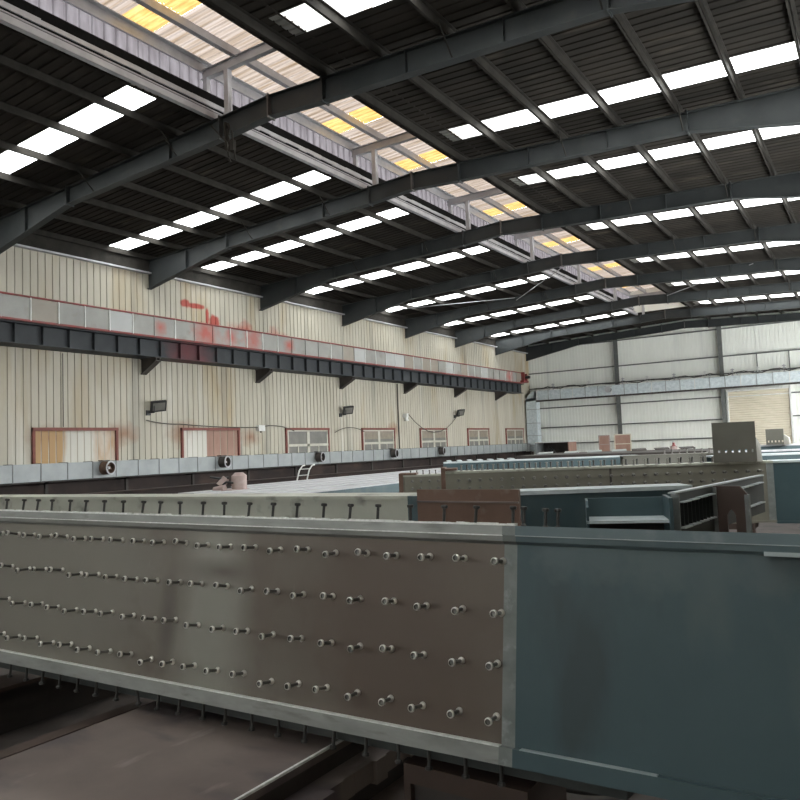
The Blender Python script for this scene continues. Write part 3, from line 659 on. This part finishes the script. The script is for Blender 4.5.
# rough bright weld bead along the rear top edge and flange corners
random.seed(4)
mb=MB(); u=-6.0
while u<UM2:
    l=random.uniform(.02,.06); h=random.uniform(.007,.013); mb.obox(P0,D,U,Nn,u,min(u+l,UM2),.178,.180+h,.002,.034); u+=l
mb.build('spatter_bead',M['weld'],g)
mb=MB(); mb.obox(P0,D,U,Nn,UL,UM,-.874,-.868,.0,.036); mb.build('ground_edge',M['weld'],g)
mb=MB(); mb.obox(P0,D,U,Nn,UL,UM,.126,.132,.02,.0365); mb.build('ground_edge',M['weld'],g)
MB().obox(P0,D,U,Nn,UM2,UR,.127,.131,.02,.0365).build('painted_edge',M['gusset'],g)
MB().obox(P0,D,U,Nn,.12,.75,-.872,-.868,.0,.0365).build('painted_edge',M['gusset'],g)
gb('lower_plate',M['darkjoint'],UL,.6,-.5,-.055,-1.018,-.953)
# web studs: 4 rows
cnt=0
for k in range(-22,1):
    for row in range(4):
        if cnt>=100: break
        u=.2047*k + random.gauss(0,.006)-(.012 if row else 0); w=-.25*row+random.gauss(0,.005)
        stud_at(SM,g,P0+D*u+U*w,Nn,.05); cnt+=1
tops=[(-.205*k,0) for k in range(0,24)]
allrest=MB()
def stud_into(mb,me,p,axis):
    axis=Vector(axis).normalized(); a=axis.orthogonal().normalized(); b=axis.cross(a); n=len(mb.v)
    for v in me.vertices: mb.v.append(Vector(p)+a*v.co.x+b*v.co.y+axis*v.co.z)
    for pl in me.polygons: mb.f.append(tuple(i+n for i in pl.vertices)); mb.sm.append(pl.use_smooth)
n100=cnt
for k in range(0,24):
    u=-.205*k+random.gauss(0,.008); ax=(U+D*random.gauss(0,.05)).normalized()
    if n100<100: stud_at(SMD,g,P0+D*u+U*.178-Nn*.13,ax); n100+=1
    else: stud_into(allrest,SMD,P0+D*u+U*.178-Nn*.13,ax)
for u,n in ((.055,-.16),(.125,-.3),(.18,-.34)): stud_into(allrest,SMD,P0+D*u+U*.178+Nn*n,U)
for k in range(0,24):
    u=.02-.201*k+random.gauss(0,.006); tl=.35 if k==13 else random.gauss(0,.04)
    stud_into(allrest,SM,P0+D*u-U*.953-Nn*.02,(-U+D*tl))
o=allrest.build('edge_studs',M['stud_dark'],g); o['kind']='stuff'; o['label']='small shear studs along the top and bottom flanges'
# brackets on the primed end
MB().obox(P0,D,U,Nn,1.215,2.6,.082,.10,0,.13).build('gusset_plate',M['gusset'],g)
MB().obox(P0,D,U,Nn,1.19,2.6,-.90,-.875,0,.2).build('gusset_plate',M['gusset'],g)

# ------------------------------------------------------------------ supports under it
def beam_label(o,l,c,g=None): return tag(o,l,c,g)
t=thing('floor_plate_beam',(-3.6,2,FL),'wide dusty brown steel plate beam on the floor under the studded girder','beam')
ZT=-1.68
MB().box(-4.30,-2.74,-2.5,7.5,ZT-.05,ZT).build('top_plate',M['slab'],t)
MB().box(-4.28,-2.78,-2.5,7.5,FL+.05,ZT-.05).build('web_box',M['darkgap'],t)
mb=MB(); mb.box(-4.35,-2.58,-2.5,7.5,FL,FL+.05); mb.build('bottom_plate',M['slab'],t)
mb=MB(); y=-2.5
random.seed(2)
while y<7.5:
    l=random.uniform(.06,.2); mb.box(-2.78,-2.62+random.uniform(-.03,.03),y,y+l,ZT-.28+random.uniform(-.02,.02),ZT-.16); y+=l
mb.build('side_ledge',M['slab'],t)
MB().box(-2.752,-2.737,-2.5,7.5,ZT-.01,ZT+.004).build('ground_edge',M['weld'],t)
t=thing('floor_beam',(-4.9,2,FL),'dark steel beam on the floor left of the wide brown plate beam','beam')
MB().box(-4.72,-4.60,-2.5,7.5,ZT-.14,ZT-.11).build('flange',M['darkrust'],t); MB().box(-4.67,-4.65,-2.5,7.5,FL,ZT-.14).build('web',M['darkgap'],t)
t=thing('floor_beam',(-6.2,2,FL),'dark steel beam on the floor at the far lower left','beam')
MB().box(-6.3,-5.95,-2.5,7.5,ZT-.13,ZT-.1).build('flange',M['darkrust'],t); MB().box(-6.15,-6.13,-2.5,7.5,FL,ZT-.13).build('web',M['darkgap'],t)
t=thing('steel_trestle',(-1.95,3.5,FL),'dark brown steel trestle holding up the foreground girder','trestle')
yt=3.40
MB().box(-2.28,-1.56,yt,yt+.5,-1.80,-1.70).build('cap_plate',M['darkrust'],t)
MB().box(-2.25,-1.60,yt+.04,yt+.06,FL,-1.8).build('web_plate',M['darkgap'],t)
MB().box(-2.28,-2.24,yt,yt+.5,FL,-1.8).build('leg',M['darkrust'],t); MB().box(-1.61,-1.56,yt,yt+.5,FL,-1.8).build('leg',M['darkrust'],t)
MB().box(-2.14,-1.7,yt+.02,yt+.04,FL,-1.9).build('infill_plate',M['steel'],t)
t=thing('steel_trestle',(1.0,3.6,FL),'dark steel trestle under the primed right end of the foreground girder','trestle')
MB().box(.7,1.25,3.5,4.1,-1.80,-1.72).build('cap_plate',M['darkrust'],t); MB().box(.75,.85,3.5,4.1,FL,-1.8).build('leg',M['darkrust'],t); MB().box(1.1,1.2,3.5,4.1,FL,-1.8).build('leg',M['darkrust'],t)
t=thing('steel_trestle',(-7.5,3.0,FL),'dark steel trestle under the far left end of the foreground girder','trestle')
MB().box(-7.9,-7.1,2.9,3.6,-1.70,-1.6).build('cap_plate',M['darkrust'],t); MB().box(-7.8,-7.7,2.9,3.6,FL,-1.7).build('leg',M['darkrust'],t); MB().box(-7.3,-7.2,2.9,3.6,FL,-1.7).build('leg',M['darkrust'],t)
cable('welding_cable',[(-2.1,4.5,-2.15),(-1.8,4.35,-2.1),(-1.5,4.6,-2.16),(-1.2,5.2,-2.17)],.02,.018,M['black'],'black welding cable curving on the brown ground under the girder, upper of two')
cable('welding_cable',[(-2.05,4.3,-2.17),(-1.75,4.5,-2.12),(-1.55,4.75,-2.16),(-1.0,4.9,-2.17)],-.02,.018,M['black'],'black welding cable crossing another on the brown ground, lower of two')

# ------------------------------------------------------------------ girders behind
def girder(name,P,ang,length,depth,width,lab,web,top,parts=(),tilt=0.,flange=.04,cat='girder'):
    """P = front upper edge start; runs along ang in plan; returns thing and frame"""
    P=Vector(P); d=Vector((math.cos(ang),math.sin(ang),0)); n=Vector((math.sin(ang),-math.cos(ang),0)); u=Vector((0,0,1))
    t=thing(name,tuple(P-u*depth),lab,cat)
    MB().obox(P,d,u,n,0,length,-flange,0,-width,0).build('top_flange',top,t)
    MB().obox(P,d,u,n,0,length,-depth,-depth+flange,-width,0).build('bottom_flange',web,t)
    MB().obox(P,d,u,n,.0,length,-depth+flange,-flange,-.05,-.02).build('web_plate',web,t)
    MB().obox(P,d,u,n,.0,length,-depth+flange,-flange,-width+.02,-width+.05).build('web_plate',web,t)
    return t,P,d,n,u
def block(name,x,y,z1,lab,sx=.5,sy=.5):
    t=thing(name,(x,y,FL),lab,'support')
    MB().box(x-sx,x+sx,y-sy,y+sy,z1-.1,z1).build('cap_plate',M['darkrust'],t)
    MB().box(x-sx+.05,x-sx+.15,y-sy,y+sy,FL,z1-.1).build('leg',M['rust'],t); MB().box(x+sx-.15,x+sx-.05,y-sy,y+sy,FL,z1-.1).build('leg',M['rust'],t)
R=math.radians
# grey-green girder directly behind
t,P,d,n,u=girder('grey_girder',(-11.5,5.73,-.5),math.atan2(.63,7.5),7.6,1.1,.5,'smooth grey-green steel girder directly behind the studded foreground girder','M',None) if False else girder('grey_girder',(-11.5,5.73,-.5),math.atan2(.63,7.5),7.55,1.1,.5,'smooth grey-green steel girder directly behind the studded foreground girder',M['greygreen'],M['greygreen'])
o=MB().obox(P,d,u,n,7.44,7.55,-1.1,-.0,-.03,.004).build('primed_end',M['blue'],t); o['label']='narrow blue primed end strip'
block('support_trestle',-10,5.75,-1.6,'steel trestle under the left part of grey-green girder',.4,.3); block('support_trestle',-4.9,6.1,-1.6,'steel trestle under the right end of grey-green girder',.4,.3)
t=thing('brown_splice_plate',(-3.05,5.7,-1.7),'upright brown rusty steel plate standing behind the foreground girder','steel plate')
MB().obox((-3.565,5.7,-.39),(1,.0,0),(0,0,1),(0,1,0),0,1.0,-1.31,0,0,.03).build('plate',M['rust'],t)
MB().obox((-3.565,5.7,-.39),(1,.0,0),(0,0,1),(0,1,0),0,1.0,-.115,-.10,-.015,.0).build('weld_line',M['slab'],t)
MB().obox((-3.565,5.7,-.39),(1,.0,0),(0,0,1),(0,1,0),0,1.0,-1.33,-1.31,-.15,.2).build('foot_plate',M['rust'],t)
block('support_trestle',-3.05,5.75,-1.72,'steel trestle under the upright brown plate',.45,.25)
# blue primed girder behind the brown plate
ang=math.atan2(.95,1.56)
t,P,d,n,u=girder('primed_girder',(-3.40,6.86,-.5),ang,2.05,1.1,.42,'blue-grey primed girder with lit-coloured pale top right of the brown plate',M['blue'],M['blue_top'])
# recessed bay with stiffeners and shelf
t2=thing('primed_bracket',(-1.9,6.9,-1.6),'blue primed bracket bay with rounded stiffener and pale horizontal shelf plate','bracket')
A=Vector((-2.30,6.55,-.53)); dd=Vector((.80,.30,0)).normalized(); nn=Vector((dd.y,-dd.x,0))
W=.70
mb=MB(); 
mb.prism([A+Vector((0,0,.0)),A+nn*.30+Vector((0,0,.0)),A+nn*.36+Vector((0,0,-.05)),A+nn*.36+Vector((0,0,-.7)),A+Vector((0,0,-.7))],dd*.02); mb.build('rounded_stiffener',M['blue'],t2)
mb=MB(); mb.obox(A,dd,(0,0,1),nn,0,W,-.19,-.165,0,.36); mb.build('shelf_plate',M['blue_top'],t2)
mb=MB(); mb.obox(A,dd,(0,0,1),nn,0,W,-.165,0.0,-.02,0); mb.build('rear_plate',M['blue'],t2)
mb=MB(); mb.obox(A,dd,(0,0,1),nn,0,W,-1.0,-.19,-.02,0); mb.build('lower_plate',M['darkgap'],t2)
mb=MB(); mb.obox(A,dd,(0,0,1),nn,W-.03,W,-1.0,.02,0,.42); mb.build('end_stiffener',M['blue'],t2)
block('support_trestle',-2.6,7.6,-1.6,'steel trestle under the primed girder',.4,.3)
block('support_trestle',-1.75,6.9,-1.55,'steel trestle under the primed bracket bay',.3,.2)
# end-on dark connection piece with ledges
t=thing('column_joint_piece',(-1.4,7.6,-1.6),'dark steel column joint with bright stepped ledge plates and arched brown diaphragm','steel joint')
A=Vector((-1.56,6.72,-.50)); dd=(Vector((-1.22,9.47,-.50))-A).normalized(); side=Vector((dd.y,-dd.x,0)); up=Vector((0,0,1))
MB().obox(A,dd,up,side,0,1.05,-1.1,0,-.02,0).build('side_plate',M['darkjoint'],t)
MB().obox(A,dd,up,side,1.05,2.9,-.42,0,-.02,0).build('side_plate',M['darkjoint'],t)
MB().obox(A,dd,up,side,0,2.9,0,.014,-.05,.012).build('top_plate',M['blue_top'],t)
MB().obox(A,dd,up,side,-.015,0,-1.1,.0,-.02,.05).build('end_stiffener',M['tape'],t)
for rowz in (-.075,-.30):
    for s0,s1,nq in ((.10,1.0,4),(1.75,2.75,5)):
        st=(s1-s0)/nq
        for q in range(nq):
            MB().obox(A,dd,up,side,s0+q*st,s0+(q+.92)*st,rowz-.012+q*.004,rowz+q*.004,0,.05).build('ledge_plate',M['blue_top'],t)
for q in range(9):
    MB().obox(A,dd,up,side,.14+q*.1,.146+q*.1,-.29,-.085,0,.03).build('rib',M['darkjoint'],t)
B=A+dd*1.06
def P2(a,b): return B+side*a+up*b
mb=MB(); mb.obox(B,dd,up,side,-.02,.0,-1.1,-.01,0,.035); mb.build('corner_post',M['tape'],t)
mb=MB(); mb.prism([P2(.0,-1.1),P2(.12,-1.1),P2(.12,-.28),P2(.12,.0),P2(0,0)],dd*.03); mb.prism([P2(.20,-1.1),P2(.31,-1.1),P2(.31,-.07),P2(.25,.0),P2(.20,0),P2(.20,-.28)],dd*.03)
mb.prism([P2(.12,-.28),P2(.14,-.24),P2(.16,-.225),P2(.18,-.24),P2(.20,-.28),P2(.20,0),P2(.12,0)],dd*.03); mb.build('arched_diaphragm',M['darkrust'],t)
mb=MB(); mb.obox(B+side*.31,dd,up,side,-.01,.04,-1.1,-.08,-.02,.02); mb.build('corner_post',M['tape'],t)
block('support_trestle',-1.3,8.2,-1.6,'steel trestle under the dark column joint',.25,.5)

def studs_grid(t,P,d,n,u,u0,u1,step,rows,me,s=1.3,cap=100):
    c=0; x=u0
    while x<u1:
        for w in rows:
            if c<cap: stud_at(me,t,P+d*x+u*w-n*.02,n,.03,s); c+=1
        x+=step
    return c
# long olive girder with studs
ang=math.atan2(2.8,5.6)
G3P=(-6.95,12.15,-.50)
t,P,d,n,u=girder('olive_girder',G3P,ang,5.9,1.1,.5,'long olive-grey studded girder across the middle distance with brown end plate at left',M['olive'],M['greygreen'])
c=studs_grid(t,P,d,n,u,.25,5.8,.2,(-.17,),SMF,1.0)
c+=studs_grid(t,P,d,n,u,.25,5.8,.2,(-.32,),SMF,1.0)
k=0
x=.3
rest=MB()
while x<5.0:
    if c<100: stud_at(SMF,t,P+d*x-n*.15,u,.02,1.0); c+=1
    else: stud_into(rest,SMF,P+d*x-n*.15,u)
    stud_into(rest,SMF,P+d*(x+.10)-n*.38,u)
    x+=.2
o=rest.build('top_studs',M['stud_dark'],t); o['kind']='stuff'
MB().obox(P,d,u,n,-.08,0,-1.1,.08,-.5,.02).build('end_plate',M['rust'],t)
MB().obox(P,d,u,n,-.08,.22,.02,.06,-.5,.02).build('brown_cap',M['rust'],t)
MB().obox(P,d,u,n,3.02,3.06,-1.06,-.04,-.02,-.01).build('seam',M['darkgap'],t)
MB().obox(P,d,u,n,5.78,5.9,-1.06,-.04,-.02,-.012).build('masked_strip',M['tape'],t)
# its primed continuation at right
P3=P+d*5.9
t,_,_,_,_=girder('primed_girder',tuple(P3),math.atan2(1.6,5.0),3.0,1.12,.5,'dark blue primed girder end at the right edge, continuing the olive girder',M['blue'],M['blue_top'])
for i in range(3):
    q=P+d*(.6+2.3*i)-n*.25; block('support_trestle',q.x,q.y,-1.6,['steel trestle under the left end of the olive girder','steel trestle under the middle of the olive girder','steel trestle under the right end of the olive girder'][i],.4,.3)
q=P3+Vector((1.5,.7,0)); block('support_trestle',q.x,q.y,-1.62,'steel trestle under the primed girder at right edge',.4,.3)
# big upright square plate
def upright(base,d,w,h,lab,nh,hz):
    t=thing('upright_end_plate',base,lab,'steel plate','upright end plates'); B=Vector(base); n=Vector((d.y,-d.x,0)); up=Vector((0,0,1))
    th=.03; r=.018
    # plate with a row of real holes: pieces around the holes
    mb=MB(); z0=hz-.025; z1=hz+.025
    mb.obox(B,d,up,n,0,w,0,z0,0,th); mb.obox(B,d,up,n,0,w,z1,h,0,th)
    xs=[w*(.14+.78*i/(nh-1)) for i in range(nh)]; prev=0
    for x in xs: mb.obox(B,d,up,n,prev,x-r,z0,z1,0,th); prev=x+r
    mb.obox(B,d,up,n,prev,w,z0,z1,0,th); mb.build('plate',M['darkplate'],t)
    mb=MB(); mb.prism([B+d*w+up*0,B+d*w+up*h*.62,B+d*(w+.10)-n*.1+up*h*.42,B+d*(w+.12)-n*.1],-n*.3); mb.build('side_gusset',M['darkplate'],t)
    
dP=Vector((math.cos(.35),math.sin(.35),0))
upright((-2.58,14.28,-.50),dP,.72,.72,'large square dark steel plate standing upright with a row of light holes near its foot',6,.2)
# small one farther back
upright((-2.62,22.0,-.32),Vector((1,0,0)),.43,.42,'smaller dark steel plate with light holes standing farther back before the roll-up door',5,.09)
# beams behind at right, along which the small plate stands
for i,(a,b,z,l) in enumerate((((-3.2,17.6),(1.0,19.8),-.46,'front'),((-3.3,19.6),(1.0,21.8),-.42,'middle'),((-3.6,21.6),(1.0,24.2),-.32,'rear'))):
    an=math.atan2(b[1]-a[1],b[0]-a[0]); L=math.hypot(b[0]-a[0],b[1]-a[1])
    t,P,d,n,u=girder('stacked_beam',(a[0],a[1],z),an,L,1.1,.45,'primed beam with lit-coloured top at the right behind the upright plate, %s of three'%l,M['blue'],M['lavender_top'] if i else M['blue_top'])
    q=P+d*L*.5-n*.2; block('support_trestle',q.x,q.y,z-1.1,'steel trestle under the %s primed beam at the far right'%l,.4,.3)
# smaller studded olive girder left of the long one
ang4=math.atan2(2.8,5.6)
t,P,d,n,u=girder('olive_girder',(-8.85,13.6,-.62),ang4,2.2,1.0,.45,'short olive-grey studded girder left of the long one, with brown end plate',M['olive'],M['greygreen'])
studs_grid(t,P,d,n,u,.2,2.1,.19,(-.14,-.30,-.46),SMF,1.0)
x=.15
while x<2.1: stud_at(SMF,t,P+d*x-n*.2,u,.02,.8); x+=.14
MB().obox(P,d,u,n,-.09,0,-1.0,.03,-.45,.03).build('end_plate',M['rust'],t); MB().obox(P,d,u,n,-.09,.3,.0,.04,-.45,.01).build('brown_cap',M['rust'],t)
q=P+d*1.1-n*.2; block('support_trestle',q.x,q.y,-1.62,'steel trestle under the short olive girder',.4,.3)
# row of primed beams along the left wall side
for i in range(6):
    x=-10.5-.80*(i+1)+.20; t=thing('floor_stack_beam',(x,16,FL+.2),'primed H beam with lit-coloured grey top lying lengthwise, %s from the right'%ORD[i].replace('nearest','first'),'beam','primed beams lying lengthwise')
    z=-.9-.0*i; ye=(24,23,22,22.5,27,28)[i]; ys=(9.0,9.3,9.6,9.2,12.0,14.5)[i]
    MB().box(x,x+.58,ys,ye,z-.03,z).build('top_flange',M['lavender_top'],t); MB().box(x+(.55 if i==0 else .28),x+(.58 if i==0 else .30),ys,ye,FL+.23,z-.03).build('web',M['blue'],t); MB().box(x,x+.66,ys,ye,FL+.2,FL+.23).build('bottom_flange',M['blue'],t)
for y,l in ((11,'near'),(20,'far')):
    t=tag(MB().box(-15.4,-10.3,y,y+.2,FL,FL+.2).build('timber_bearer',M['rust']),'low bearer under the %s ends of the lengthwise primed beams'%l,'bearer')
# pinkish machine
t=thing('site_machine',(-14.0,13.0,-.9),'pinkish dusty machine with rounded tank standing on the pale beams','machine')
MB().cyl((-13.55,13.3,-.9),(-13.55,13.3,-.56),.19,16).cyl((-13.55,13.3,-.56),(-13.55,13.3,-.48),.19,16,.10).build('tank',M['pink'],t)
MB().cyl((-13.9,13.0,-.8),(-13.8,13.1,-.6),.12,12,.09).cyl((-14.0,12.9,-.9),(-13.7,12.95,-.85),.09,10).build('motor',M['pink'],t)
MB().tube([(-13.7,13.1,-.6),(-13.9,13.0,-.62),(-14.15,12.9,-.57)],.03,6).tube([(-13.5,13.2,-.75),(-13.7,13.0,-.7),(-13.85,12.95,-.82)],.025,6).build('hose',M['black'],t)
MB().box(-14.05,-13.35,12.85,13.45,-.92,-.89).build('base_plate',M['pink'],t)
# white ladder
t=thing('short_ladder',(-20.0,23.2,FL),'short white ladder with hooked rails below the side duct','ladder')
for q in (0,1):
    o=Vector((0,.62*q,0)); MB().tube([Vector((-20.0,22.84,FL))+o,Vector((-20.0,22.84,-1.2))+o,Vector((-20.0,23.0,-.8))+o,Vector((-20.0,23.2,-.62))+o,Vector((-20,23.35,-.6))+o],.028,8).build('rail',M['white'],t)
for q in range(6): 
    z=-2.0+q*.25; yo=max(0,(z+1.2)*.4) ; MB().cyl((-20,22.84+yo,z),(-20,23.46+yo,z),.016,6).build('rung',M['white'],t)
# distant blue girder with slatted top and brown studded one
ang=math.atan2(2.9,4.6)
t,P,d,n,u=girder('distant_primed_girder',(-11.3,19.7,-.52),ang,6.0,1.0,.6,'distant blue primed girder with pale lit-coloured top behind the olive girder',M['blue'],M['blue_top'])
x=.2
for i in range(7):
    A_=P+d*(.15+.33*i)-n*.62; MB().obox(A_,d,u,n,0,.12,.0,.03,-.9,0).build('top_batten',M['blue_top'],t)
q=P+d*1.5-n*.3; block('support_trestle',q.x,q.y,-1.52,'steel trestle under the left of the distant primed girder',.4,.3)
q=P+d*4.5-n*.3; block('support_trestle',q.x,q.y,-1.52,'steel trestle under the right of the distant primed girder',.4,.3)
t,P,d,n,u=girder('distant_brown_girder',(-6.3,21.4,-.50),math.atan2(1.9,3.6),4.6,1.0,.5,'distant brown-grey girder with a row of studs on top, left of the square plate',M['darkplate'],M['darkplate'])
x=1.2
while x<4.5: stud_at(SMF,t,P+d*x-n*.15,u,.02,1.2); x+=.21
q=P+d*2.3-n*.25; block('support_trestle',q.x,q.y,-1.5,'steel trestle under the distant brown girder',.4,.3)
random.seed(14)
for i in range(7):
    x=-11.2+i*.75+random.uniform(-.1,.1); y=27+i*.55
    t=tag(MB().obox((x,y,-.5),(.95,.3,.02),(-.3,.95,.06),(0,0,1),0,.55,0,.8,0,.03).build('loose_plate',M['duct'] if i<4 else M['darkgap']),'loose flat steel plate lying on a distant stack before the back wall','plate','loose plates on the distant stack')
mb=MB(); mb.box(-12,-5,26.5,31.5,-.8,-.52); mb.box(-11.9,-5.1,26.6,31.4,FL,-.8); tag(mb.build('distant_stack',M['darkgap']),'dark distant stack of steel in front of the back wall','stack')
# dark beams between duct and lengthwise beams
for i,(x,z,y0,y1) in enumerate(((-22.4,-1.15,11,50),(-19.0,-1.25,13,26))):
    t=thing('dark_floor_beam',(x,20,FL),['dark brown beam lying along the foot of the left wall','dark brown beam lying on the floor behind the pale beams'][i],'beam','dark beams by the left wall')
    MB().box(x-.25,x+.25,y0,y1,z-.04,z).build('top_flange',M['dado'],t); MB().box(x-.02,x+.02,y0,y1,FL+.04,z-.04).build('web',M['dado'],t); MB().box(x-.25,x+.25,y0,y1,FL,FL+.04).build('bottom_flange',M['dado'],t)

# ------------------------------------------------------------------ world, camera
w=bpy.data.worlds.new('overcast'); scene.world=w; w.use_nodes=True
bg=w.node_tree.nodes['Background']; bg.inputs[0].default_value=(.93,.97,1.0,1); bg.inputs[1].default_value=7.0
cam=bpy.data.cameras.new('camera'); co=bpy.data.objects.new('camera',cam); C.objects.link(co); scene.camera=co
cam.sensor_width=36; cam.lens=736.52/800*36; cam.clip_end=300
ya,pi_,ro=R(33.054),R(3.656),R(-2.193)
f=Vector((-math.sin(ya)*math.cos(pi_),math.cos(ya)*math.cos(pi_),math.sin(pi_))); r=Vector((math.cos(ya),math.sin(ya),0)); uu=r.cross(f)
r2=r*math.cos(ro)+uu*math.sin(ro); u2=-r*math.sin(ro)+uu*math.cos(ro)
co.matrix_world=basis(Vector((0,0,H)),r2,u2,-f)
vs=scene.view_settings; vs.view_transform='Standard'; vs.look='None'; vs.gamma=1; vs.use_curve_mapping=False; vs.exposure=0.8
scene.cycles.max_bounces=8; scene.cycles.diffuse_bounces=5; scene.cycles.transparent_max_bounces=8
for o in list(bpy.data.objects):
    if 'base' in o: del o['base']
for m_ in bpy.data.materials:
    if 'out' in m_: del m_['out']
